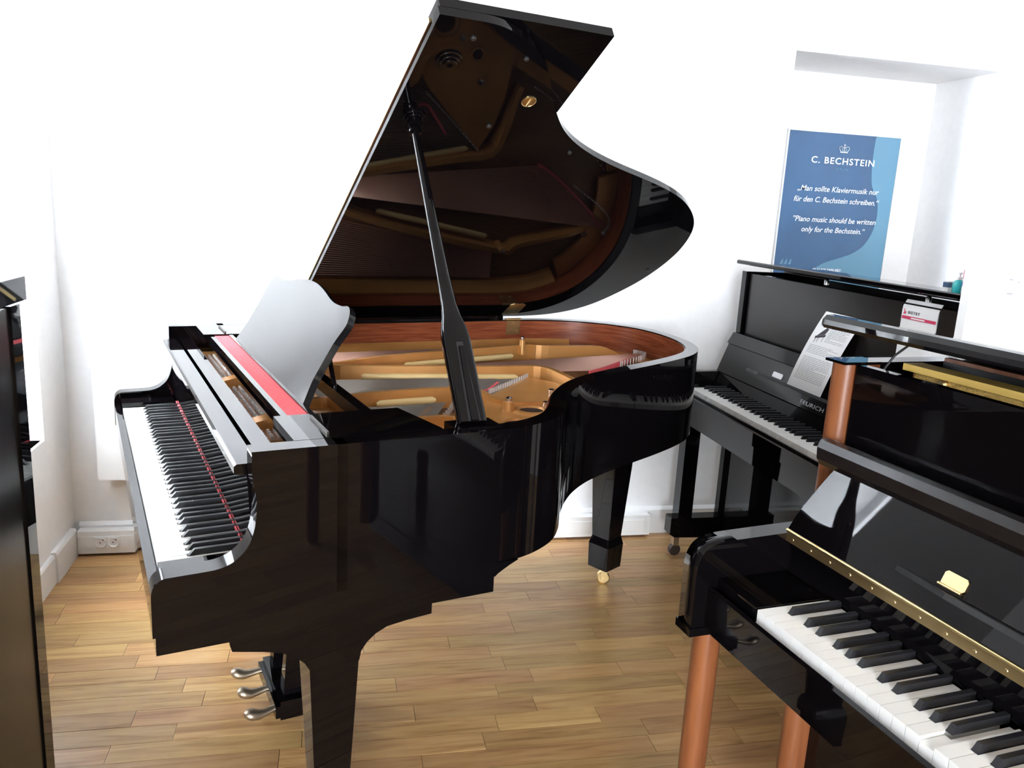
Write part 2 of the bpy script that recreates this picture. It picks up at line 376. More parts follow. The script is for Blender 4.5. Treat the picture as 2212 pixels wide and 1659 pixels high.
# ------------------------------------------------------------------ piano keyboard
PITCHK = .0236
DELTA = {0: -.0028, 1: .0028, 3: -.0038, 4: 0., 5: .0038}     # black key after white index (C=0)
def key_meshes(zk, tblack, tlen, slant):
    W_ = {}; hb = .0068
    def white(left, right):
        g = .0006; x0, x1 = g, PITCHK-g
        xl = x0 if left is None else left+hb; xr = x1 if right is None else PITCHK+right-hb
        poly = [(x0, 0), (x1, 0), (x1, tblack-.002)]
        if right is not None: poly += [(xr, tblack-.002)]
        poly += [(xr, tlen), (xl, tlen)]
        if left is not None: poly += [(xl, tblack-.002)]
        poly += [(x0, tblack-.002)]
        if right is None: poly.remove((x1, tblack-.002))
        if left is None: poly.remove((x0, tblack-.002))
        bm = bmesh.new(); prism_bm(bm, poly, lambda p: (p[0], p[1], zk-.024), lambda p: (p[0], p[1], zk))
        bmesh.ops.recalc_face_normals(bm, faces=bm.faces)
        me = bpy.data.meshes.new('white_key'); bm.to_mesh(me); bm.free(); me.materials.append(WKEY); return me
    def note_mesh(wi):
        c = (wi + 5) % 7                         # A0 is white index 0 -> A = 5 with C = 0
        left = DELTA.get((c-1) % 7) if (c-1) % 7 in DELTA and wi > 0 else None
        right = DELTA.get(c) if c in DELTA and wi < 51 else None
        k = (left, right)
        if k not in W_: W_[k] = white(left, right)
        return W_[k]
    h = .0115; bm = bmesh.new(); a, c = .0056, .0044
    P_ = [(-a, tblack, zk-.001), (a, tblack, zk-.001), (a, tlen, zk-.001), (-a, tlen, zk-.001), (-c, tblack+slant, zk+h), (c, tblack+slant, zk+h), (c, tlen, zk+h), (-c, tlen, zk+h)]
    v = [bm.verts.new(p) for p in P_]
    for f in ((3, 2, 1, 0), (4, 5, 6, 7), (0, 1, 5, 4), (1, 2, 6, 5), (2, 3, 7, 6), (3, 0, 4, 7)): bm.faces.new([v[i] for i in f])
    do_bevel(bm, .0009, 1); bmesh.ops.recalc_face_normals(bm, faces=bm.faces)
    bme = bpy.data.meshes.new('black_key'); bm.to_mesh(bme); bm.free(); bme.materials.append(BKEY)
    return note_mesh, bme
def keyboard(parent, zk, tblack, tlen, slant, place, rz, drop=()):
    note_mesh, bme = key_meshes(zk, tblack, tlen, slant)
    for wi in range(52):
        o = link('white_key', note_mesh(wi), None, parent); o.location = place(wi*PITCHK); o.rotation_euler.z = rz
        if wi in drop: o.location.z -= .006
        c = (wi+5) % 7
        if c in DELTA and wi < 51:
            o = link('black_key', bme, None, parent); o.location = place((wi+1)*PITCHK + DELTA[c]); o.rotation_euler.z = rz

# ------------------------------------------------------------------ grand piano   local x = front to tail, y = treble (near) to bass, z up
GW, ZR = 1.4669, .9901
G = thing('grand_piano', 'black glossy grand piano with its lid propped open', 'piano', (-.3026, 1.3551, 0), .2762)
# rim outline (x = v, y = u)
OUT = [(.32, 0), (.45, 0), (.58, 0), (.67, .002), (.735, .014), (.787, .037), (.835, .069), (.881, .122), (.921, .183), (.966, .243), (1.022, .302), (1.081, .350), (1.150, .393), (1.253, .440),
       (1.35, .478), (1.46, .520), (1.56, .563), (1.655, .612), (1.724, .665), (1.775, .722), (1.818, .795), (1.853, .885), (1.876, .99), (1.882, 1.09), (1.866, 1.19), (1.815, 1.288), (1.728, 1.376), (1.600, 1.438), (1.45, 1.4635), (1.3, GW), (1.0, GW), (.7, GW), (.32, GW)]
oc = relax(catmull([Vector(p) for p in OUT], 5), 5)
def offset(pts, d):
    q = []
    for i, p in enumerate(pts):
        t = (pts[min(i+1, len(pts)-1)] - pts[max(i-1, 0)]).normalized()
        q.append(p + Vector((-t.y, t.x))*d)
    return q
ic = offset(oc, .042)
def strip_solid(name, A_, B_, z0, z1, m, parent):
    bm = bmesh.new(); N = len(A_)
    a0 = [bm.verts.new((p.x, p.y, z0)) for p in A_]; a1 = [bm.verts.new((p.x, p.y, z1)) for p in A_]
    b0 = [bm.verts.new((p.x, p.y, z0)) for p in B_]; b1 = [bm.verts.new((p.x, p.y, z1)) for p in B_]
    for i in range(N-1):
        for q, sm in (((a0[i], a0[i+1], a1[i+1], a1[i]), True), ((b0[i+1], b0[i], b1[i], b1[i+1]), True), ((a1[i], a1[i+1], b1[i+1], b1[i]), False), ((a0[i+1], a0[i], b0[i], b0[i+1]), False)):
            f = bm.faces.new(q); f.smooth = sm
    bm.faces.new((a0[0], a1[0], b1[0], b0[0])); bm.faces.new((a1[-1], a0[-1], b0[-1], b1[-1]))
    ed = [e for e in bm.edges if len(e.link_faces) == 2 and e.calc_face_angle(0) > R(60) and min(v.co.z for v in e.verts) > z1-.001]
    bmesh.ops.bevel(bm, geom=ed, offset=.0025, segments=2, profile=.5, affect='EDGES')
    for f in bm.faces: f.normal_update(); f.smooth = abs(f.normal.z) < .05
    for e in bm.edges: e.smooth = len(e.link_faces) == 2 and e.calc_face_angle(0) < R(12) and all(f.smooth for f in e.link_faces)
    return from_bm(name, bm, m, parent)
strip_solid('rim', oc, ic, .70, ZR, LAC, G)
strip_solid('inner_rim_veneer', offset(oc, .0425), offset(oc, .046), .80, ZR-.004, MAHOG, G)
# belly of the case under the soundboard, and tail block
inner = offset(oc, .046)
bm = bmesh.new(); prism_bm(bm, [(p.x, p.y) for p in inner], lambda p: (p[0], p[1], .845), lambda p: (p[0], p[1], .853)); from_bm('soundboard', bm, SPRUCE, G)
for x0, y0, x1, y1 in ((.65, .30, 1.75, 1.05), (.65, .75, 1.8, 1.1), (.65, 1.2, 1.6, 1.15)):
    tube('back_post', [(x0, y0, .77), (x1, y1, .77)], .045, MATTE, G, 8)
prism('tail_block', [(1.66, .74), (1.77, .80), (1.83, .90), (1.855, 1.0), (1.86, 1.1), (1.70, 1.1)], 'z', .684, .71, LAC, G, .003)
# case sides with arms
arc = [tuple(p) for p in catmull([Vector(p) for p in ((0, .745), (.001, .757), (.006, .769), (.018, .7785), (.035, .780), (.06, .7805), (.085, .781), (.109, .7825), (.13, .789), (.147, .801), (.159, .815), (.167, .832), (.173, .855), (.176, .885), (.175, .91), (.171, .93), (.169, .95))], 5)]
side = [(0, .672)] + arc + [(.169, ZR), (.34, ZR), (.34, .702), (.71, .702), (.690, .693), (.672, .683), (.662, .677), (.657, .672)]
for y0, y1 in ((0, .046), (GW-.046, GW)):
    prism('case_arm', side, 'y', y0, y1, LAC, G, .0035, 3, smooth=True, ang=R(50), keep=lambda e: max(v.co.x for v in e.verts) < .30 and min(v.co.z for v in e.verts) > .68)
box('keybed', .005, .656, .004, GW-.004, .636, .672, LAC, G, .003)
box('key_slip', .001, .016, .046, GW-.046, .672, .742, LAC, G, .003)
box('key_slip_rail', .016, .020, .10, GW-.10, .690, .735, LAC, G, .001)
for y0, y1 in ((.046, .1165), (GW-.1165, GW-.046)):
    box('key_block', .020, .172, y0, y1, .672, .760, LAC, G, .008, 3)
UB = .1177 + 1.2272
keyboard(G, .7462, .056, .158, .012, lambda s: (.021, UB - s, 0), R(-90))
box('key_felt', .1765, .1795, .105, 1.362, .752, .7555, FELT, G)
# fallboard: face behind the keys, curved up into a lip
fbp = [(.1805, .753), (.1700, .930), (.150, .931), (.148, .934), (.148, .947), (.153, .951), (.190, .951), (.194, .947), (.194, .753)]
prism('fallboard', fbp, 'y', .060, GW-.060, LAC, G, .0015, 2)
box('name_board_slip', .1995, .236, .052, GW-.052, .925, .951, LAC, G, .003)
# music desk tray
tr0 = [(.270, .215), (.283, .215), (.283, 1.255), (.270, 1.255)]
prism('tray_lip', tr0, 'z', .955, .9865, LAC, G, .003)
box('tray_panel', .283, .345, .215, 1.255, .962, .981, DARKRED, G, .001)
box('felt_strip', .284, .3255, .225, 1.245, .981, .9852, FELT, G)
box('desk_ledge', .3255, .337, .225, 1.245, .981, .989, LAC, G, .0015)
box('tray_crossbar', .437, .462, .20, 1.27, .955, .985, LAC, G, .002)
for y0, y1 in ((.046, .22), (GW-.22, GW-.046)):
    pl = [(.252, y0), (.525, y0), (.525, y1-.12 if y0 < .7 else y1), (.512, y1 if y0 < .7 else y1), (.252, y1)] if y0 < .7 else [(.252, y0), (.512, y0), (.525, y0+.12), (.525, y1), (.252, y1)]
    if y0 < .7: pl = [(.252, .046), (.545, .046), (.515, .225), (.252, .225)]
    else: pl = [(.252, GW-.225), (.515, GW-.225), (.545, GW-.046), (.252, GW-.046)]
    s = prism('tray_side', pl, 'z', .966, .9905, LAC, G, .003)
    box('slide_rail', .318, .322, pl[0][1]+.02, pl[0][1]+.15, .9905, .996, DARKIRON, s, .001)
# music desk (tilted 30 degrees back)
half = [(-.422, 0), (-.400, .05), (-.397, .08), (-.397, .147), (-.407, .180), (-.409, .200), (-.392, .221), (-.372, .232), (-.351, .2345), (-.325, .230), (-.303, .2288), (-.255, .229), (-.206, .2345), (-.150, .244), (-.095, .2515), (-.045, .256), (0, .257)]
hc = [tuple(p) for p in catmull(half, 3)]
dp = hc + [(-p[0], p[1]) for p in hc[-2::-1]]
ta = R(30)
def DK(a, h, t): return (.332 + h*math.sin(ta) + t*math.cos(ta), .735 - a, .987 + h*math.cos(ta) - t*math.sin(ta))
bm = bmesh.new(); prism_bm(bm, dp, lambda p: DK(p[0], p[1], 0), lambda p: DK(p[0], p[1], .016)); do_bevel(bm, .003, 2, R(50))
md = from_bm('music_desk', bm, SATIN, G)
bm = bmesh.new(); tube_bm(bm, [DK(.25, .16, .016), (.45, .735-.25, .985)], .006, 8); from_bm('desk_strut', bm, LAC, md)
bm = bmesh.new(); tube_bm(bm, [DK(-.25, .16, .016), (.45, .735+.25, .985)], .006, 8); from_bm('desk_strut', bm, LAC, md)

# ---- iron plate, bars, strings
ZS, ZT = .893, .93
bm = bmesh.new()
prism_bm(bm, [(.232, .05), (.232, GW-.05), (.47, GW-.05), (.47, .05)], lambda p: (p[0], p[1], .87), lambda p: (p[0], p[1], .905))
from_bm('pin_plate', bm, GOLD, G)
for y0, y1 in ((.33, .42), (.47, .86), (.91, 1.34)):
    box('pin_field', .252, .312, y0, y1, .905, .9065, PINFIELD, G)
for yc in (.445, .885):
    prism('plate_rib', [(.236, .905), (.44, .905), (.44, .93), (.30, .935), (.255, .925), (.24, .915)], 'y', yc-.022, yc+.022, GOLD, G, .006, 3)
bm = bmesh.new(); random.seed(3)
for y0, y1 in ((.34, .41), (.48, .85), (.925, 1.32)):
    ncol = int((y1-y0)/.0165)
    for c in range(ncol):
        for r_ in range(3):
            yy = y0 + (c + .33*r_)*(y1-y0)/ncol; xx = .259 + r_*.016
            lathe_bm(bm, [(.0042, .906), (.0040, .913), (.0030, .9145)], Matrix.Translation((xx, yy, 0)), 6, False)
stuff(from_bm('tuning_pins', bm, PINSTEEL, G))
# treble corner of the plate with the sound holes
tp = [(.47, .05), (.47, .62), (.53, .58), (.60, .40), (.69, .375), (.84, .48), (.955, .64), (1.18, .835), (1.22, .74), (1.235, .64)]
rimin = [p for p in offset(oc, .047) if .47 < p.x < 1.245 and p.y < .6]
tp = tp + [(p.x, p.y) for p in rimin[::-1]]
bm = bmesh.new(); prism_bm(bm, tp, lambda p: (p[0], p[1], .88), lambda p: (p[0], p[1], .897)); do_bevel(bm, .003, 2, R(50))
pt = from_bm('plate_treble_corner', bm, GOLD, G)
for i, (x, y, r_) in enumerate(((.968, .432, .034), (.866, .322, .034), (1.10, .515, .018))):
    lathe('hole_ring', [(r_*1.55, .897), (r_*1.35, .9035), (r_*1.05, .9045), (r_, .901), (r_*.97, .8985)], (x, y, 0), GOLD, pt, seg=32)
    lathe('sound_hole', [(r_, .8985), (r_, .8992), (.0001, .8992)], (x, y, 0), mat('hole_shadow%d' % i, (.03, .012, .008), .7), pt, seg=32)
# flange round the inside of the rim
fl_o = [p for p in offset(oc, .047)]; fl_i = offset(oc, .085)
k0 = next(i for i, p in enumerate(oc) if p.x > 1.22); 
def flange(name, i0, i1, wd, z0, z1):
    A_ = offset(oc, .047)[i0:i1]; B_ = offset(oc, .047+wd)[i0:i1]
    return strip_solid(name, A_, B_, z0, z1, GOLD, G)
kt = next(i for i, p in enumerate(oc) if p.y > .86)
kb = next(i for i, p in enumerate(oc) if p.y > 1.40)
flange('plate_flange', k0, kt, .045, .872, .886)
flange('hitch_plate', kt, kb, .085, .872, .888)
ke = max(i for i, p in enumerate(oc) if p.x > .47)
bm = bmesh.new(); A_ = offset(oc, .047)[kb:ke+1]; B_ = offset(oc, .098)[kb:ke+1]; q = []
for a, c in zip(A_, B_): q.append([bm.verts.new((a.x, a.y, .866)), bm.verts.new((a.x, a.y, .917)), bm.verts.new((a.x*.8+c.x*.2, a.y*.8+c.y*.2, .917)), bm.verts.new((c.x, c.y, .888)), bm.verts.new((c.x, c.y, .866))])
for a, c in zip(q, q[1:]):
    for i in range(5): bm.faces.new((a[i], a[(i+1) % 5], c[(i+1) % 5], c[i]))
bm.faces.new(q[0][::-1]); bm.faces.new(q[-1]); from_bm('bass_flange', bm, GOLD, G)
def bars(name, pts, wd, zt, z0=.868, ridge=None, m=GOLD):
    bm = bmesh.new(); q = [(p.x, p.y) for p in catmull([Vector((a, b_)) for a, b_ in pts], 4)]
    if isinstance(zt, list):
        zz = [p.x for p in catmull([Vector((a, 0)) for a in zt], 4)]
    else: zz = zt
    bar_bm(bm, q, wd, z0, zz); do_bevel(bm, .0025, 2, R(50)); o = from_bm(name, bm, m, G)
    if ridge:
        a, b_, dy = ridge
        tube('bar_ridge', [(a[0], a[1]-dy, .8965), (a[0]+.01, a[1]-dy, .8975), (b_[0]-.01, b_[1]-dy, .8975), (b_[0], b_[1]-dy, .8965)], [.005, .0105, .0105, .005], GOLDLIT, o, 12)
    return o
b1 = bars('plate_bar', [(.47, 1.0), (.62, 1.033), (.75, 1.088), (1.02, 1.154), (1.40, 1.222)], .024, ZT, ridge=((.85, 1.098), (1.30, 1.18), .012))
bars('plate_bar', [(1.40, 1.222), (1.43, 1.19), (1.55, 1.158), (1.66, 1.13), (1.74, 1.115)], .022, [ZT, ZT, ZT, .928, .895])
b2 = bars('plate_bar', [(.47, 1.0), (.58, 1.003), (.64, .975), (.92, .904), (1.10, .862), (1.225, .832), (1.262, .74), (1.275, .66), (1.29, .60)], .026, [ZT, ZT, ZT, ZT, ZT, ZT, .918, .906, .897], ridge=((.665, .972), (1.14, .850), .017))
b3 = bars('plate_bar', [(.46, .63), (.60, .640), (.82, .643), (.895, .622), (.915, .565), (.95, .525), (1.05, .505)], .022, [.92, .925, .925, .92, .912, .905, .901], ridge=((.60, .63), (.77, .636), .016))
bars('plate_bar', [(.46, .372), (.60, .376), (.69, .378), (.725, .36), (.735, .30)], .024, [.92, .92, .92, .912, .898])
bars('plate_shoulder', [(.40, .60), (.455, .60), (.475, .57), (.485, .45), (.49, .30)], .022, [.925, .93, .93, .925, .92])
# bosses and bolts
for x, y, h, r_ in ((.915, .462, .026, .0155), (1.354, 1.20, .055, .011)):
    s = lathe('plate_boss', [(r_*1.35, .895), (r_*1.1, .900), (r_, .895+h), (r_*.6, .897+h)], (x, y, 0), GOLD, G)
    lathe('bolt', [(r_*.6, .897+h), (r_*.6, .905+h), (r_*.3, .908+h)], (x, y, 0), STEEL, s, seg=8)
for x, y in ((1.129, .600), (1.035, .47)):
    lathe('plate_bolt', [(.010, .897), (.010, .910), (.006, .912)], (x, y, 0), STEEL, G, seg=8)
# strings
def strings(name, n_, f0, f1, rad, m, z=ZS):
    bm = bmesh.new()
    for i in range(n_):
        t = i/(n_-1); a = f0(t); c = f1(t)
        tube_bm(bm, [(a[0], a[1], z+.004), (c[0], c[1], z)], rad, 4)
    return stuff(from_bm(name, bm, m, G))
lerp = lambda a, b_, t: (a[0]+(b_[0]-a[0])*t, a[1]+(b_[1]-a[1])*t)
strings('treble_strings', 34, lambda t: (.305, .39+.22*t), lambda t: lerp((.66, .395), (.80, .615), t), .0013, STRING, ZS-.004)
strings('tenor_strings', 34, lambda t: (.305, .655+.31*t), lambda t: lerp((.96, .655), (1.19, .845), t), .0016, STRING)
strings('bass_strings', 46, lambda t: (.47+.20*t, 1.0-.002*t+.03*t), lambda t: lerp((1.45, .875), (1.86, 1.12), t), .0019, COPPER, ZS+.002)
strings('low_bass_strings', 26, lambda t: (.305, 1.05+.29*t), lambda t: lerp((1.34, 1.24), (1.36, 1.35), t), .0021, COPPER, ZS+.002)
# bridges with pins, felt at the string ends
def bridge(name, pts, n_, m=MATTE):
    q = catmull([Vector((a, b_)) for a, b_ in pts], 6); bm = bmesh.new(); bar_bm(bm, [(p.x, p.y) for p in q], .024, .853, ZS-.003); o = from_bm(name, bm, m, G)
    bm = bmesh.new()
    for i in range(n_):
        f = i/(n_-1)*(len(q)-1); k = min(int(f), len(q)-2); p = q[k].lerp(q[k+1], f-k)
        lathe_bm(bm, [(.0030, ZS-.004), (.0030, ZS+.010)], Matrix.Translation((p.x, p.y, 0)) @ Matrix.Rotation(R(18), 4, 'X'), 6, False)
    stuff(from_bm('bridge_pins', bm, PINSTEEL, o))
bridge('bass_bridge', [(1.36, .885), (1.45, .925), (1.55, 1.0), (1.75, 1.16)], 26, SPRUCE)
bridge('tenor_bridge', [(.84, .655), (.92, .70), (1.00, .79)], 14, SPRUCE)
bridge('treble_bridge', [(.60, .40), (.66, .47), (.74, .58)], 12, SPRUCE)
def hitch(pts, n_):
    bm = bmesh.new(); q = catmull([Vector((a, b_)) for a, b_ in pts], 6)
    for i in range(n_):
        f = i/(n_-1)*(len(q)-1); k = min(int(f), len(q)-2); p = q[k].lerp(q[k+1], f-k)
        lathe_bm(bm, [(.0030, .885), (.0030, .908)], Matrix.Translation((p.x, p.y, 0)), 6, False)
    stuff(from_bm('hitch_pins', bm, PINSTEEL, G))
hitch([(.955, .66), (1.06, .74), (1.185, .84)], 20); hitch([(1.62, .945), (1.76, 1.02), (1.83, 1.08), (1.82, 1.14)], 24); hitch([(.68, .39), (.76, .50), (.82, .60)], 12)
for pts in ([(1.44, .872), (1.53, .915), (1.66, 1.0), (1.74, 1.06), (1.79, 1.11)], [(.935, .70), (.965, .70), (1.00, .735), (1.05, .79)]):
    bm = bmesh.new(); bar_bm(bm, [(p.x, p.y) for p in catmull([Vector(p) for p in pts], 4)], .009, .88, ZS+.0035); from_bm('string_felt', bm, FELT, G)

# ---- lid
AL = .563; ZH = ZR + .009; ca, sa = math.cos(AL), math.sin(AL)
def LP(w_, v, n_=0): return Vector((v, GW - w_*ca + n_*sa, ZH + w_*sa + n_*ca))
LO = [(1.483, .640), (1.482, .704), (1.468, .757), (1.438, .815), (1.397, .866), (1.325, .920), (1.239, .979), (1.16, 1.052), (1.095, 1.152), (1.036, 1.287), (.978, 1.455), (.925, 1.582), (.87, 1.675), (.79, 1.766), (.70, 1.827), (.586, 1.866), (.48, 1.878), (.38, 1.872), (.29, 1.853), (.205, 1.82), (.12, 1.775), (.055, 1.71), (.015, 1.62), (0, 1.52), (0, 1.40)]
lc = relax(catmull([Vector(p) for p in LO], 5), 4)
lp = [(1.483, .579)] + [tuple(p) for p in lc] + [(0, 1.2), (0, .579)]
bm = bmesh.new(); prism_bm(bm, lp, lambda p: LP(p[0], p[1], 0), lambda p: LP(p[0], p[1], .021)); do_bevel(bm, .0035, 2, R(55))
lid = from_bm('lid', bm, LAC, G)
bm = bmesh.new(); prism_bm(bm, [(0, .586), (1.479, .586), (1.479, 1.007), (0, 1.007)], lambda p: LP(p[0], p[1], .026), lambda p: LP(p[0], p[1], .049)); do_bevel(bm, .007, 3, R(55))
from_bm('front_lid_flap', bm, LAC, lid)
bm = bmesh.new(); prism_bm(bm, [(.05, .5755), (1.44, .5755), (1.44, .588), (.05, .588)], lambda p: LP(p[0], p[1], .0185), lambda p: LP(p[0], p[1], .0295)); from_bm('lid_piano_hinge', bm, BRASS, lid)
box('lid_gap_blocker', .585, 1.40, GW-.014, GW-.001, ZR-.001, ZH+.004, LAC, lid)  # added strip, keeps the bright wall out of the gap under the lid
ML = Matrix((LP(1, 0)-LP(0, 0), Vector((1, 0, 0)), -(LP(0, 0, 1)-LP(0, 0, 0)))).transposed()
lathe('prop_cup', [(.029, 0), (.029, .004), (.028, .005), (.0215, .005), (.0215, .009), (.0205, .010), (.015, .010), (.015, .014), (.014, .015), (.007, .015), (.006, .010)], LP(1.362, .645), LAC, lid, ML, 32)
lathe('prop_cup', [(.026, 0), (.026, .004), (.025, .005), (.019, .005), (.019, .009), (.018, .010), (.012, .010), (.012, .018)], LP(1.165, .633), LAC, lid, ML, 32)
s = lathe('lid_lock_plate', [(.0185, 0), (.0185, .002), (.0165, .0032), (.0155, .002), (.0001, .002)], LP(1.264, .89), BRASS, lid, ML, 32)
bm = bmesh.new(); tube_bm(bm, [LP(1.276, .890, -.0035), LP(1.252, .890, -.0035)], .0032, 8); from_bm('lock_pin', bm, BRASS, s)
for w_, v in ((1.436, .672), (1.16, .83), (1.085, 1.105), (.412, 1.835), (1.40, .815)):
    lathe('lid_bumper', [(.006, 0), (.006, .004), (.004, .006)], LP(w_, v), RUBBER, lid, ML, 12)
for v in (1.425,):
    h = box('lid_hinge', v-.030, v+.030, GW-.0575, GW-.055, ZR-.056, ZR-.002, BRASS, lid, .0006)
    bm = bmesh.new(); prism_bm(bm, [(.02, v-.034), (.105, v-.034), (.115, v-.02), (.115, v+.02), (.105, v+.034), (.02, v+.034)], lambda p: LP(p[0], p[1], -.002), lambda p: LP(p[0], p[1], -.0002)); from_bm('hinge_leaf', bm, BRASS, h)
    tube('hinge_knuckle', [(v-.034, GW-.052, ZR+.003), (v+.034, GW-.052, ZR+.003)], .005, BRASS, h)
    bm = bmesh.new()
    for dx, dz in ((0, -.012), (-.018, -.042), (.018, -.042)): lathe_bm(bm, [(.0035, 0), (.0025, .0015)], Matrix.Translation((v+dx, GW-.0575, ZR+dz)) @ Matrix.Rotation(R(90), 4, 'X'), 8)
    stuff(from_bm('hinge_screws', bm, BRASS, h))
# lid prop
b0 = Vector((.614, .056, ZR+.002)); b1_ = LP(1.155, .633, -.010); ax = (b1_-b0); Lp = ax.length; ax.normalize()
nx = Vector((1, 0, 0)); nx = (nx - ax*nx.dot(ax)).normalized(); ny = ax.cross(nx)
prof = [(0, .030, .015), (.06, .030, .015), (.20, .030, .015), (.25, .030, .015), (.285, .027, .014), (.32, .021, .0135), (.36, .0165, .013), (.45, .0145, .0125), (.6, .0125, .0115), (.8, .0105, .0105), (1.0, .0085, .0085)]
bm = bmesh.new(); rings = []
for t, a, c in prof:
    p = b0 + ax*(t*Lp); ring = []
    for k in range(20):
        th = 2*math.pi*k/20; cx, sy = math.cos(th), math.sin(th); ex = .35 if t < .3 else min(1., .35+(t-.28)*5)
        ring.append(bm.verts.new(p + nx*(a*math.copysign(abs(cx)**ex, cx)) + ny*(c*math.copysign(abs(sy)**ex, sy))))
    rings.append(ring)
for a, c in zip(rings, rings[1:]):
    for k in range(20):
        f = bm.faces.new((a[k], a[(k+1) % 20], c[(k+1) % 20], c[k])); f.smooth = True
bm.faces.new(rings[0][::-1]); bm.faces.new(rings[-1])
prop = from_bm('lid_prop', bm, LAC, G)
def on_prop(name, t0, t1, a0, a1, lift0, lift1, m):
    bm = bmesh.new(); P_ = []
    for t, a in ((t0, a0), (t1, a1)):
        for sgn in (-1, 1):
            for lift in (lift0, lift1): P_.append(bm.verts.new(b0 + ax*(t*Lp) + nx*(sgn*a) - ny*lift*SG))
    v = P_
    for f in ((0, 1, 3, 2), (4, 6, 7, 5), (0, 4, 5, 1), (2, 3, 7, 6), (1, 5, 7, 3), (0, 2, 6, 4)): bm.faces.new([v[i] for i in f])
    do_bevel(bm, .001, 1); return from_bm(name, bm, m, prop)
SG = 1 if (-ny).y < 0 else -1
on_prop('prop_slot', .0, .235, .0135, .0075, .013, .0156, MATTE)
on_prop('short_prop', .0, .22, .0085, .0045, .0152, .0215, LAC)
for t, r_ in ((.985, .020), (.965, .016)):
    p = b0 + ax*(t*Lp); M3 = Matrix((nx, ny, ax)).transposed()
    lathe('prop_ferrule', [(r_*.6, -.006), (r_, -.003), (r_, .003), (r_*.6, .006)], p, LAC, prop, M3)
box('prop_socket', .565, .665, .020, .085, ZR-.03, ZR+.003, LAC, G, .003)

# ---- legs, lyre, pedals
br = [(.133, .640), (.133, .603), (.137, .589), (.194, .576), (.228, .566), (.256, .549), (.272, .533), (.282, .515), (.382, .515), (.386, .535), (.398, .552), (.416, .567), (.440, .578), (.480, .583), (.537, .587), (.538, .640)]
def front_leg(y0):
    o = prism('leg', br, 'y', y0, y0+.095, LAC, G, .002)
    bm = bmesh.new(); yc = y0+.0475
    for z, hx, hy in ((.520, .050, .046), (.10, .033, .032)): pass
    P_ = [[bm.verts.new((.332+sx*hx, yc+sy*hy, z)) for sx, sy in ((-1, -1), (1, -1), (1, 1), (-1, 1))] for z, hx, hy in ((.530, .0505, .0455), (.19, .0345, .034), (.185, .040, .040), (.165, .046, .046), (.075, .043, .043))]
    for a, c in zip(P_, P_[1:]):
        for k in range(4): bm.faces.new((a[k], a[(k+1) % 4], c[(k+1) % 4], c[k]))
    bm.faces.new(P_[0][::-1]); bm.faces.new(P_[-1]); do_bevel(bm, .0025, 2, R(50)); from_bm('leg_post', bm, LAC, o)
    caster(.332, yc, o)
def caster(x, y, o, rot=0):
    M = Matrix.Translation((x, y, 0)) @ Matrix.Rotation(rot, 4, 'Z')
    bm = bmesh.new(); lathe_bm(bm, [(.021, -.0135), (.025, -.010), (.025, .010), (.021, .0135)], M @ Matrix.Translation((0, 0, .025)) @ Matrix.Rotation(R(90), 4, 'Y'), 24); c = from_bm('caster', bm, BRASS, o)
    bm = bmesh.new()
    for s_ in (-1, 1):
        q = [M @ Vector((s_*.019+dx, dy, z)) for z in (.02, .066) for dx, dy in ((-.002, -.012), (.002, -.012), (.002, .012), (-.002, .012))]
        v = [bm.verts.new(p) for p in q]
        for f in ((3, 2, 1, 0), (4, 5, 6, 7), (0, 1, 5, 4), (1, 2, 6, 5), (2, 3, 7, 6), (3, 0, 4, 7)): bm.faces.new([v[i] for i in f])
    lathe_bm(bm, [(.024, .062), (.027, .066), (.027, .076)], M, 20); lathe_bm(bm, [(.005, -.025), (.005, .025)], M @ Matrix.Translation((0, 0, .025)) @ Matrix.Rotation(R(90), 4, 'Y'), 10)
    from_bm('caster_fork', bm, BRASS, c)
front_leg(.05); front_leg(GW-.145)
# tail leg set on the corner
cx, cy = 1.683, 1.03; bm = bmesh.new(); P_ = []
for z, h in ((.72, .072), (.48, .064), (.20, .0475), (.185, .052), (.168, .057), (.072, .0535)):
    P_.append([bm.verts.new((cx+h*math.cos(R(45+18)+k*math.pi/2)*1.18, cy+h*math.sin(R(45+18)+k*math.pi/2)*1.18, z)) for k in range(4)])
for a, c in zip(P_, P_[1:]):
    for k in range(4): bm.faces.new((a[k], a[(k+1) % 4], c[(k+1) % 4], c[k]))
bm.faces.new(P_[0][::-1]); bm.faces.new(P_[-1]); do_bevel(bm, .0025, 2, R(50)); lg = from_bm('leg', bm, LAC, G); caster(cx, cy, lg, R(62))
ly = box('pedal_lyre', .338, .425, .585, .825, .045, .100, LAC, G, .004)
prism('lyre_front', [(.325, .585), (.338, .585), (.338, .825), (.325, .825)], 'z', .052, .088, LAC, ly, .002)
for yy in (.635, .775):
    bm = bmesh.new(); P_ = [[bm.verts.new((.382+sx*hx, yy+sy*hy, z)) for sx, sy in ((-1, -1), (1, -1), (1, 1), (-1, 1))] for z, hx, hy in ((.098, .030, .022), (.22, .020, .014), (.45, .020, .014), (.640, .034, .026))]
    for a, c in zip(P_, P_[1:]):
        for k in range(4): bm.faces.new((a[k], a[(k+1) % 4], c[(k+1) % 4], c[k]))
    bm.faces.new(P_[0][::-1]); bm.faces.new(P_[-1]); do_bevel(bm, .003, 2, R(50)); from_bm('lyre_post', bm, LAC, ly)
for yy in (.69, .72): tube('pedal_rod', [(.40, yy, .10), (.40, yy, .64)], .004, BRASS, ly, 8)
tube('lyre_brace', [(.425, .60, .07), (.62, .60, .66)], .007, BRASS, ly, 8); tube('lyre_brace', [(.425, .81, .07), (.62, .81, .66)], .007, BRASS, ly, 8)
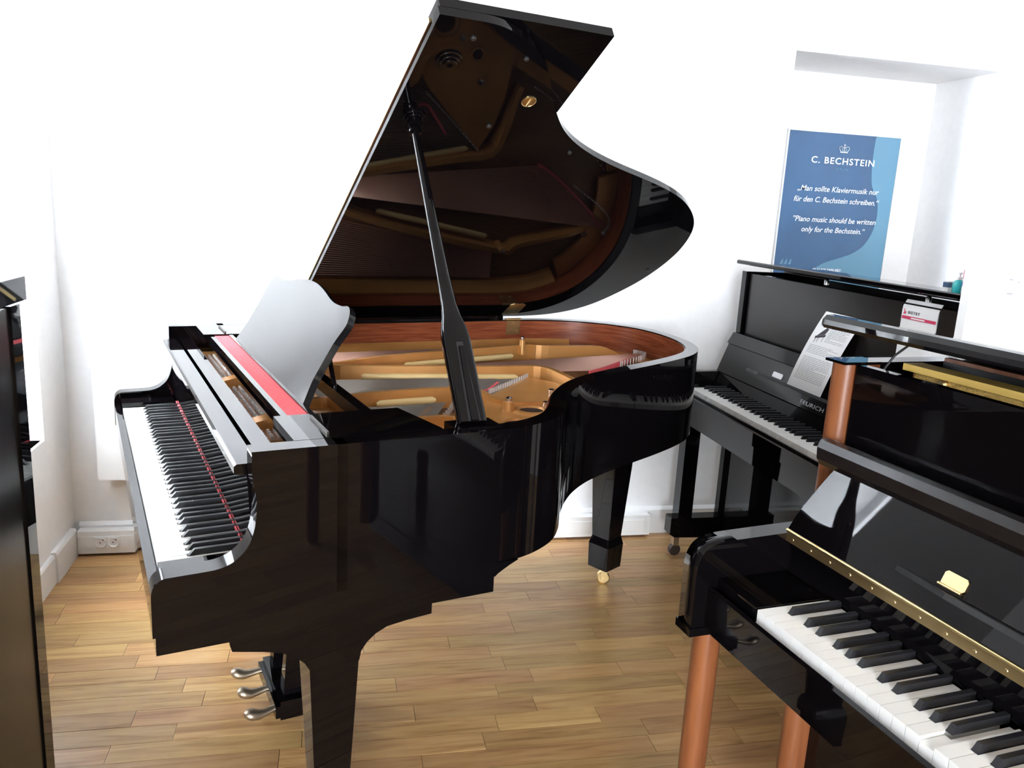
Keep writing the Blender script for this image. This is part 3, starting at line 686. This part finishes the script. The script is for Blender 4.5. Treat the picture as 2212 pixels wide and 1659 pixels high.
for yy in (.608, .706, .800):
    bm = bmesh.new(); c = [(.345, 0, .075), (.325, 0, .074), (.300, 0, .069), (.282, 0, .068), (.266, 0, .074), (.254, 0, .0785), (.247, 0, .078)]
    tube_bm(bm, [(p[0], yy+(yy-.706)*.12*(1-(p[0]-.247)/.1), p[2]) for p in c], [.0105, .011, .0135, .018, .0205, .0175, .009], 14, flat=(1, .72)); from_bm('pedal', bm, BRONZE, G)

# ------------------------------------------------------------------ uprights   local x = along the keys (bass to treble), y = into the body
def poly_panel(name, pts, x0, x1, m, parent, bevel=.002, seg=2, ang=R(35)):
    return prism(name, pts, 'x', x0, x1, m, parent, bevel, seg, ang=ang)

# --- second upright, beside the back wall
U = thing('upright_piano', 'black upright piano by the back wall with a printed sheet on its ledge', 'piano', (1.389, 3.06, 0), R(-89.5))
UL = 1.438
sidep = [(.225, .02), (.60, .02), (.60, 1.222), (.231, 1.222), (.231, .968), (.225, .80)]
for x0 in (0, UL-.034):
    poly_panel('side_panel', sidep, x0, x0+.034, LAC, U)
    poly_panel('case_arm', [(-.045, .625), (-.045, .775), (-.038, .795), (-.022, .806), (.07, .808), (.225, .812), (.225, .625)], x0, x0+.034, LAC, U, .004, 3)
    xa = x0 if x0 == 0 else x0-.026
    lg = box('leg', xa, xa+.06, .030, .092, .176, .625, LAC, U, .003)
    tb = poly_panel('toe_block', [(0, .106), (.022, .092), (.23, .085), (.23, .178), (0, .178)], xa, xa+.06, LAC, U, .004)
    for yy in (.04, .19):
        bm = bmesh.new(); lathe_bm(bm, [(.022, -.011), (.026, -.008), (.026, .008), (.022, .011)], Matrix.Translation((xa+.03, yy, .026)) @ Matrix.Rotation(R(90), 4, 'Y'), 20); c = from_bm('caster', bm, DARKIRON, tb)
        box('caster_fork', xa+.014, xa+.046, yy-.012, yy+.012, .048, .094, STEEL, c, .003)
box('keybed', .034, UL-.034, -.03, .225, .625, .690, LAC, U, .004)
box('key_slip', .034, UL-.034, -.034, -.010, .690, .735, LAC, U, .003)
box('key_slip_rail', .036, UL-.036, -.010, -.004, .70, .741, SATIN, U, .001)
for x0, x1 in ((.034, .1035), (UL-.1035, UL-.034)): box('key_block', x0, x1, -.008, .140, .69, .770, LAC, U, .005)
keyboard(U, .757, .050, .146, .006, lambda s: (.105+s, 0, 0), 0)
poly_panel('fall_strip', [(.142, .76), (.150, .76), (.172, .80), (.166, .808), (.158, .806)], .04, UL-.04, LAC, U, .001)
poly_panel('fallboard', [(.161, .809), (.2025, .924), (.215, .920), (.174, .805)], .006, UL-.006, LAC, U, .0015)
poly_panel('fallboard_lip', [(.197, .926), (.2205, .970), (.232, .968), (.218, .92), (.206, .918)], .002, UL-.002, LAC, U, .0015)
# folding music ledge, tapered at its ends, in the frame of the fallboard face
fdir = Vector((0, .0415, .115)).normalized(); fnor = Vector((0, -fdir.z, fdir.y)); fb0 = Vector((0, .161, .809))
def FB(a, s, n_): return Vector((a, 0, 0)) + fb0 + fdir*s + fnor*n_
def ledge(parent, a0, a1, s, dep, m, FBf, taper=.14, thick=.011):
    poly = [(a0, 0), (a0+.02, .006), (a0+taper*.6, .018), (a0+taper, dep), (a1-taper, dep), (a1-taper*.6, .018), (a1-.02, .006), (a1, 0)]
    bm = bmesh.new(); prism_bm(bm, poly, lambda p: FBf(p[0], s, p[1]), lambda p: FBf(p[0], s+thick, p[1])); do_bevel(bm, .0015, 2, R(50)); return from_bm('music_ledge', bm, m, parent)
lgd = ledge(U, .215, UL-.215, .046, .034, MATTE, FB)
bm = bmesh.new()
poly = [(.404, .062), (.462, .062), (.466, .066), (.466, .078), (.462, .082), (.404, .082), (.400, .078), (.400, .066)]
prism_bm(bm, poly, lambda p: FB(p[0], p[1], .0003), lambda p: FB(p[0], p[1], .003)); from_bm('ledge_hinge', bm, SILVER, lgd)
MF = Matrix((Vector((1, 0, 0)), fdir, fnor)).transposed().to_4x4(); MF.translation = FB(.622, .0135, .0006)
text_obj('maker_lettering', 'FEURICH', .0200, MF, SILVER, U, spacing=1.05, width=.135)
box('lower_panel', .034, UL-.034, .240, .255, .10, .625, LAC, U, .003)
box('bottom_rail', .034, UL-.034, .235, .60, .03, .10, LAC, U, .003)
box('upper_panel', .046, UL-.046, .245, .262, .93, 1.214, SOFT, U, .002)
box('panel_backing', .034, UL-.034, .275, .285, .90, 1.20, MATTE, U)
box('back_board', .0, UL, .585, .60, .10, 1.20, MATTE, U)
box('rear_lid', -.010, UL+.010, .425, .605, 1.222, 1.238, LAC, U, .004)
prism('front_lid', [(.424, 1.224), (.424, 1.241), (.216, 1.2655), (.211, 1.262), (.211, 1.252), (.215, 1.249)], 'x', -.018, UL+.018, LAC, U, .002)
for xx in (.537, 1.037): lathe('lid_bumper', [(.008, 1.2215), (.008, 1.237), (.006, 1.240)], (xx, .262, 0), STEEL, U, seg=12)
box('lid_rail', .034, UL-.034, .255, .275, 1.198, 1.2145, LAC, U, .002)

# sheet of paper leaning on the ledge of that piano
sh = thing('printed_sheet', 'white printed page with a small piano picture leaning on the ledge of the back upright', 'paper', (1.389, 3.06, 0), R(-89.5))
def SHP(a, t, n_):
    # curve from ledge up to the top panel
    P0, P1, P2 = Vector((0, .172, .8625)), Vector((0, .196, 1.02)), Vector((0, .240, 1.136))
    p = P0*(1-t)**2 + P1*2*t*(1-t) + P2*t*t
    d = (P1-P0)*2*(1-t) + (P2-P1)*2*t; d.normalize(); nn = Vector((0, -d.z, d.y))
    return Vector((.516+.075*t+a*.205, 0, 0)) + p + nn*n_
def sheet_patch(bm, a0, a1, t0, t1, n0, n1, k=8):
    A_ = []; 
    for i in range(k+1):
        t = t0+(t1-t0)*i/k
        A_.append([bm.verts.new(SHP(a, t, n_)) for a, n_ in ((a0, n0), (a1, n0), (a1, n1), (a0, n1))])
    for x, y in zip(A_, A_[1:]):
        for q in range(4):
            f = bm.faces.new((x[q], x[(q+1) % 4], y[(q+1) % 4], y[q])); f.smooth = False
    bm.faces.new(A_[0][::-1]); bm.faces.new(A_[-1])
bm = bmesh.new(); sheet_patch(bm, 0, 1, 0, 1, -.0006, 0, 14); from_bm('page', bm, PAPER, sh)
bm = bmesh.new(); random.seed(5)
t = .86
while t > .10:
    if .60 < t < .79: a0 = .42
    elif .55 < t <= .60 or .79 <= t < .80: t -= .019; continue
    elif .395 < t < .43: t -= .019; continue
    else: a0 = .10
    a1 = .90 if random.random() > .25 else random.uniform(.5, .85)
    x = a0
    while x < a1:
        wl = random.uniform(.03, .11); sheet_patch(bm, x, min(x+wl, a1), t, t+.0065, 0, .0004, 1); x += wl+.016
    t -= .019
stuff(from_bm('printed_lines', bm, INK, sh))
bm = bmesh.new()   # little picture of a grand piano with its lid up
pic = [[(.12, .655), (.37, .70), (.38, .67), (.13, .625)], [(.15, .66), (.30, .79), (.37, .775), (.34, .70)], [(.15, .63), (.165, .63), (.16, .57), (.15, .57)], [(.34, .665), (.352, .665), (.35, .60), (.342, .60)], [(.22, .64), (.235, .64), (.235, .585), (.225, .585)]]
for pg in pic:
    f = bm.faces.new([bm.verts.new(SHP(a, t_, .0006)) for a, t_ in pg])
from_bm('piano_picture', bm, DARKINK, sh)

# price card hooked over the panel
pc = thing('price_card', 'white price card with crimson bands hung on the back upright panel', 'card', (1.389, 3.06, 0), R(-89.5))
prism('card', [(.2412, .985), (.2436, .985), (.2442, 1.1), (.2440, 1.2035), (.2540, 1.2232), (.2532, 1.2238), (.2425, 1.2047), (.2412, 1.19), (.2418, 1.1)], 'x', .962, 1.110, PAPER, pc)
YF = .2408
def card_rect(name, x0, x1, z0, z1, m): return box(name, x0, x1, YF-.0006, YF, z0, z1, m, pc)
card_rect('crimson_band', .966, 1.106, 1.1675, 1.1765, REDINK); card_rect('crimson_band', .966, 1.022, 1.098, 1.104, REDINK)
card_rect('band_text', 1.005, 1.062, 1.1700, 1.1738, PAPER).location.y = -.0006
card_rect('band_text', .980, 1.004, 1.0995, 1.1023, PAPER).location.y = -.0006
MC = Matrix(((1, 0, 0, .990), (0, 0, -1, YF-.0004), (0, 1, 0, 1.1830), (0, 0, 0, 1)))
text_obj('card_lettering', 'BIETRY', .0125, MC, DARKINK, pc, spacing=1.35, width=.048)
prism('card_emblem', [(.968, 1.1815), (.980, 1.1815), (.980, 1.1865), (.9775, 1.1905), (.975, 1.1865), (.9735, 1.1965), (.9715, 1.1965), (.9725, 1.1865)], 'y', YF-.0006, YF, REDINK, pc)
ws = prism('blank_sheet', [(.176, .863), (.179, .863), (.2425, 1.116), (.2395, 1.117)], 'x', 1.09, 1.30, PAPER)
ws.location = (1.389, 3.06, 0); ws.rotation_euler.z = R(-89.5); tag(ws, 'plain white sheet on the back upright ledge below the price card', 'paper')

# small items on the rear lid of that piano
M_U = Matrix.Translation((1.389, 3.06, 0)) @ Matrix.Rotation(R(-89.5), 4, 'Z')
def on_lid(a, d): return tuple(M_U @ Vector((a, d, 1.238)))
o = thing('sanitizer_bottle', 'small clear bottle of teal gel on the back upright lid', 'bottle', on_lid(.872, .50))
lathe('bottle_body', [(.016, 0), (.018, .003), (.018, .030), (.012, .038), (.007, .041)], (0, 0, 0), TEAL, o)
lathe('pump', [(.008, .041), (.008, .050), (.003, .051), (.003, .058), (.007, .059), (.007, .064)], (0, 0, 0), PLASTIC, o, seg=14)
o = thing('spray_bottle', 'white bottle with pink and purple label on the back upright lid', 'bottle', on_lid(.915, .50))
lathe('bottle_body', [(.018, 0), (.020, .004), (.020, .080), (.014, .094), (.008, .098)], (0, 0, 0), PLASTIC, o)
lathe('label', [(.0204, .048), (.0204, .074)], (0, 0, 0), PINK, o); lathe('label', [(.0204, .024), (.0204, .038)], (0, 0, 0), PURPLE, o)
lathe('cap', [(.009, .098), (.009, .112), (.006, .114)], (0, 0, 0), PLASTIC, o, seg=14)
o = thing('small_carton', 'little navy and white carton on the back upright lid', 'box', on_lid(.832, .50), R(8))
box('carton', -.014, .014, -.010, .010, 0, .034, PLASTIC, o, .001); box('carton_band', -.0145, .0145, -.0105, .0105, .014, .030, NAVY, o)

# white board between the two uprights
wb = thing('white_board', 'plain white board standing between the two upright pianos', 'board', (1.62, 1.505, 0))
box('panel', -.298, .36, -.012, .012, .03, 1.374, PAPER, wb, .002)
for xx in (-.2, .2): box('foot', xx-.02, xx+.02, -.055, .055, 0, .03, PLASTIC, wb, .003)
bm = bmesh.new()
for x0, x1, z0, z1 in ((-.205, -.195, 1.330, 1.333), (-.182, -.178, 1.325, 1.328), (-.205, -.190, 1.300, 1.303)): bm_box(bm, x0, x1, -.0126, -.012, z0, z1)
stuff(from_bm('faint_marks', bm, INK, wb))

# --- near upright with cherry columns
V = thing('upright_piano', 'black upright piano with cherry wood columns and legs, cut off by the right edge', 'piano', (.714, 1.17, 0), R(-82.647))
VL = 1.228+.012+.155*2-.02
for x0, sgn in ((-.155, 1), (VL-.155-.045, -1)):
    xc = x0+.0225 if sgn > 0 else x0+.0225
    # bullnose arm
    arm = [(.27, .665), (-.050, .665)] + [tuple(p) for p in catmull([Vector(p) for p in ((-.050, .70), (-.050, .75), (-.050, .79), (-.047, .810), (-.038, .828), (-.022, .840), (0, .8455), (.03, .848))], 5)] + [(.27, .857)]
    ca_ = poly_panel('case_arm', arm, x0, x0+.045, LAC, V, .016, 6, R(60))
    for p_ in ca_.data.polygons: p_.use_smooth = p_.area < .004
    box('arm_band', x0-.003, x0+.048, -.053, .22, .662, .678, LAC, V, .006, 3)
    # wooden leg and column
    lathe('leg', [(.024, .012), (.0265, .03), (.0265, .664)], (xc, .003, 0), CHERRY, V)
    lathe('leg_glide', [(.022, 0), (.024, .012)], (xc, .003, 0), BRASS, V, seg=16)
    cp = [(xc+.0245*math.cos(a_), .246+.027*math.sin(a_)) for a_ in [R(180+180*k/16) for k in range(17)]] + [(xc+.0245, .30), (xc-.0245, .30)]
    prism('column', cp, 'z', .05, 1.176, CHERRY, V, 0, smooth=True)
    box('column_cap', xc-.026, xc+.026, .216, .302, 1.176, 1.181, LAC, V, .0015)
    box('side_panel', x0, x0+.045, .30, .60, .02, 1.18, LAC, V, .003)
X0, X1 = -.110, VL-.200
box('keybed', X0, X1, -.015, .30, .668, .690, LAC, V, .004)
poly_panel('key_slip', [(-.022, .684), (-.010, .684), (-.010, .756), (-.016, .760), (-.022, .756)], X0, X1, LAC, V, .002)
box('key_slip_rail', X0, X1, -.010, -.003, .70, .748, LAC, V, .001)
box('key_block', X0, .006, -.002, .15, .69, .7745, LAC, V, .004); box('key_block', .010+1.2272+.002, X1, -.002, .15, .69, .7745, LAC, V, .004)
keyboard(V, .772, .046, .150, .007, lambda s: (.008+s, 0, 0), 0, drop=(15,))
poly_panel('fall_strip', [(.150, .776), (.160, .770), (.175, .79), (.168, .836), (.150, .842), (.146, .836), (.156, .812), (.156, .79)], X0, X1, LAC, V, .001)
bh = poly_panel('brass_hinge', [(.1385, .838), (.1415, .837), (.1435, .857), (.1405, .858)], X0, X1, BRASS, V, .0004)
tube('hinge_knuckle', [(X0, .1395, .859), (X1, .1395, .859)], .0032, BRASS, bh, 10)
bm = bmesh.new()
for k in range(26): lathe_bm(bm, [(.0028, 0), (.002, .001)], Matrix.Translation((X0+.02+k*.05, .1388, .846)) @ Matrix.Rotation(R(84), 4, 'X'), 10)
stuff(from_bm('hinge_screws', bm, BRASS, bh))
gdir = Vector((0, .06, .134)).normalized(); gnor = Vector((0, -gdir.z, gdir.y)); gb0 = Vector((0, .14, .858))
def FV(a, s, n_): return Vector((a, 0, 0)) + gb0 + gdir*s + gnor*n_
bm = bmesh.new(); prism_bm(bm, [(X0, .003), (X1, .003), (X1, .145), (-.072, .145), (-.078, .13), (-.088, .10), (-.100, .06), (-.107, .03)], lambda p: FV(p[0], p[1], 0), lambda p: FV(p[0], p[1], -.014)); do_bevel(bm, .003, 2); from_bm('fallboard', bm, LAC, V)
lg2 = ledge(V, .136, VL-.446, .034, .034, MATTE, FV, .12, .009)
bm = bmesh.new(); prism_bm(bm, [(.218, .052), (.256, .052), (.260, .056), (.260, .070), (.256, .074), (.222, .074), (.218, .070)], lambda p: FV(p[0], p[1], .0004), lambda p: FV(p[0], p[1], .003)); lh = from_bm('ledge_hinge', bm, BRASS, lg2)
bm = bmesh.new(); tube_bm(bm, [FV(.216, .050, .004), FV(.258, .050, .004)], .003, 8); from_bm('hinge_knuckle', bm, BRASS, lh)
# fall rail with an overhanging lip across the column
poly_panel('fallboard_rail', [(.196, .985), (.186, .998), (.184, 1.020), (.190, 1.034), (.205, 1.036), (.214, 1.034), (.224, 1.00), (.224, .985)], -.112, VL-.198, SOFT, V, .003, 3, R(20))
box('upper_panel', X0+.008, X1-.008, .240, .258, .98, 1.178, LAC, V, .003, 3)
box('lower_panel', X0, X1, .262, .276, .10, .668, LAC, V, .003); box('bottom_rail', X0, X1, .255, .60, .03, .10, LAC, V, .003)
box('back_board', -.155, VL-.155, .59, .605, .10, 1.175, MATTE, V)
box('rail_behind_panel', X0, X1, .258, .30, 1.10, 1.150, MATTE, V)
lidp = [(.605, 1.183), (.605, 1.205), (.40, 1.238), (.222, 1.263), (.206, 1.262), (.198, 1.254), (.197, 1.245), (.203, 1.238), (.225, 1.236), (.40, 1.213)]
poly_panel('lid', lidp, -.160, VL-.150, LAC, V, .003, 2, R(25))
tube('lid_stay', [(-.075, .275, 1.170), (-.068, .29, 1.20), (-.05, .30, 1.222)], .0022, MATTE, V, 8)
# iron plate seen in the gap
pf = box('iron_plate', -.062, X1-.05, .335, .350, .55, 1.176, GOLD, V, .003)
bm = bmesh.new(); bm_box(bm, -.062, X1-.05, .308, .352, 1.176, 1.188); do_bevel(bm, .003, 2); from_bm('plate_edge', bm, mat('yellow_gold_paint', (.78, .52, .13), .35, .35), pf)
box('plate_web', -.045, X1-.07, .322, .335, 1.02, 1.176, noise_color(mat('rough_gold_paint', (.6, .38, .1), .5, .3), (.46, .29, .07), (.70, .46, .13), 220, bump=.4), pf)
for k in range(5):
    lathe('plate_bolt', [(.010, 0), (.010, .005), (.006, .009)], (.02+k*.3, .322, 1.166), BRASS, pf, Matrix.Rotation(R(90), 3, 'X'), 12)
box('inner_wood_strip', -.085, X1-.05, .43, .445, 1.185, 1.192, CHERRY, V, .001)
box('back_frame', -.10, X1-.01, .445, .59, 1.10, 1.183, MATTE, V)

# --- upright seen from its end at the left edge
T = thing('upright_piano', 'tall black upright piano seen from its glossy end at the left edge', 'piano', (-.589, 1.69, 0), 0)
TW = 1.46
for x0 in (-.034, -TW):
    poly_panel('side_panel', [(-.012, .03), (-.012, 1.196), (-.36, 1.196), (-.36, .80), (-.58, .79), (-.60, .77), (-.60, .62), (-.36, .60), (-.36, .03)], x0, x0+.034, SOFT, T, .004, 3)
    poly_panel('toe_block', [(-.36, .03), (-.58, .03), (-.58, .10), (-.36, .12)], x0, x0+.034, LAC, T, .004)
    box('leg', x0, x0+.034, -.58, -.53, .10, .62, LAC, T, .003)
for xa, xb in ((-.045, .004), (-TW-.004, -TW+.045)): box('corner_post', xa, xb, -.045, 0, .03, 1.1985, LAC, T, .012, 4)
box('lid', -TW-.02, .012, -.40, .014, 1.205, 1.250, LAC, T, .010, 3)
box('top_rail', -TW+.03, -.03, -.37, -.01, 1.180, 1.206, MATTE, T)
box('back_board', -TW+.034, -.034, -.030, -.012, .05, 1.18, MATTE, T)
box('upper_panel', -TW+.034, -.034, -.35, -.33, .80, 1.19, LAC, T, .003); box('lower_panel', -TW+.034, -.034, -.33, -.31, .10, .62, LAC, T, .003)
box('keybed', -TW+.034, -.034, -.60, -.33, .60, .66, LAC, T, .004)
poly_panel('fallboard', [(-.36, .66), (-.59, .66), (-.59, .74), (-.57, .765), (-.36, .79)], -TW+.034, -.034, LAC, T, .004)
box('bottom_rail', -TW+.034, -.034, -.36, -.012, .03, .10, LAC, T, .003)
for xx in (-.1, -TW+.1):
    for yy in (-.08, -.50):
        bm = bmesh.new(); lathe_bm(bm, [(.013, -.01), (.015, -.008), (.015, .008), (.013, .01)], Matrix.Translation((xx+.083 if xx > -.5 else xx-.083, yy, .015)) @ Matrix.Rotation(R(90), 4, 'Y'), 16); from_bm('caster', bm, BRASS, T)

# ------------------------------------------------------------------ poster in the niche
YP = 3.62
po = thing('poster', 'blue framed poster with white lettering and crown standing in the wall niche', 'poster', (2.37, YP, 0))
PX0, PX1, PZ0, PZ1 = 2.073, 2.668, .98, 1.848
def P3(x, z, d): return (x-2.37, -d, z)
bm = bmesh.new(); bm_box(bm, PX0-2.37, PX1-2.37, 0, .012, PZ0, PZ1); from_bm('board', bm, BLUE, po)
bm = bmesh.new(); t = .006
for a in ((PX0-t, PX0, PZ0-t, PZ1+t), (PX1, PX1+t, PZ0-t, PZ1+t), (PX0, PX1, PZ1, PZ1+t), (PX0, PX1, PZ0-t, PZ0)): bm_box(bm, a[0]-2.37, a[1]-2.37, -.004, .016, a[2], a[3])
from_bm('frame', bm, PLASTIC, po)
cur = [(2.535, PZ1), (2.531, 1.826), (2.530, 1.769), (2.533, 1.699), (2.543, 1.630), (2.559, 1.596), (2.580, 1.566), (2.593, 1.530), (2.598, 1.478), (2.593, 1.429), (2.574, 1.373), (2.540, 1.324), (2.490, 1.290), (2.442, 1.271), (2.379, 1.251), (2.337, 1.235), (2.302, 1.214), (2.25, 1.17), (2.18, 1.13), (PX0, 1.10)]
cc = [tuple(p) for p in catmull(cur, 4)]
pol = cc + [(PX0, PZ0), (PX1, PZ0), (PX1, PZ1)]
bm = bmesh.new(); prism_bm(bm, pol, lambda p: P3(p[0], p[1], .0004), lambda p: P3(p[0], p[1], .001)); from_bm('light_blue_print', bm, LBLUE, po)
def PM(x, z): return Matrix(((1, 0, 0, x-2.37), (0, 0, -1, -.0014), (0, 1, 0, z), (0, 0, 0, 1)))
text_obj('title_lettering', 'C. BECHSTEIN', .042, PM(2.204, 1.708), WHITEPRINT, po, bold=.0006, spacing=1.15, width=.338)
text_obj('subtitle_lettering', 'BERLIN', .014, PM(2.338, 1.681), LBLUE, po, spacing=1.3, width=.066)
for s_, x, z, wd in (('\u201eMan sollte Klaviermusik nur', 2.150, 1.577, .440), ('f\u00fcr den C. Bechstein schreiben.\u201c', 2.138, 1.526, .460), ('\u201dPiano music should be written', 2.146, 1.433, .450), ('only for the Bechstein.\u201d', 2.198, 1.385, .345)):
    text_obj('quote_lettering', s_, .036, PM(x, z), WHITEPRINT, po, shear=.22, bold=.0002, width=wd)
text_obj('name_lettering', 'CLAUDE DEBUSSY', .019, PM(2.285, 1.197), WHITEPRINT, po, bold=.0004, width=.158)
# crown: band, arches and cross
def cr(x, z): return (2.371+x, 1.762+z)
bm = bmesh.new()
prism_bm(bm, [cr(-.020, 0), cr(.020, 0), cr(.020, .0045), cr(-.020, .0045)], lambda p: P3(*p, .001), lambda p: P3(*p, .0018))
for pts in ([(-.018, .006), (-.026, .018), (-.024, .026), (-.014, .028), (-.004, .022)], [(.018, .006), (.026, .018), (.024, .026), (.014, .028), (.004, .022)], [(-.008, .006), (-.011, .016), (-.008, .023), (0, .026)], [(.008, .006), (.011, .016), (.008, .023), (0, .026)], [(0, .006), (0, .026)], [(0, .026), (0, .040)], [(-.004, .035), (.004, .035)]):
    q = [cr(*p) for p in catmull([Vector(p) for p in pts], 4)] if len(pts) > 2 else [cr(*p) for p in pts]
    for a, b_ in zip(q, q[1:]):
        d = Vector((b_[0]-a[0], b_[1]-a[1])); nn = Vector((-d.y, d.x)).normalized()*.0013; d = d.normalized()*.0006
        a_ = Vector(a)-d; c_ = Vector(b_)+d
        prism_bm(bm, [tuple(a_+nn), tuple(a_-nn), tuple(c_-nn), tuple(c_+nn)], lambda p: P3(*p, .001), lambda p: P3(*p, .0018))
from_bm('crown_emblem', bm, WHITEPRINT, po)
bm = bmesh.new()
for k in range(3):
    x = 2.105+k*.022; prism_bm(bm, [(x, 1.225), (x+.014, 1.225), (x+.016, 1.25), (x+.012, 1.25)], lambda p: P3(*p, .0004), lambda p: P3(*p, .001))
stuff(from_bm('faint_key_print', bm, LBLUE, po))
for zz in (PZ0,): box('base_block', -.25, .25, 0, .05, 0, .98-.006, MATTE, po)
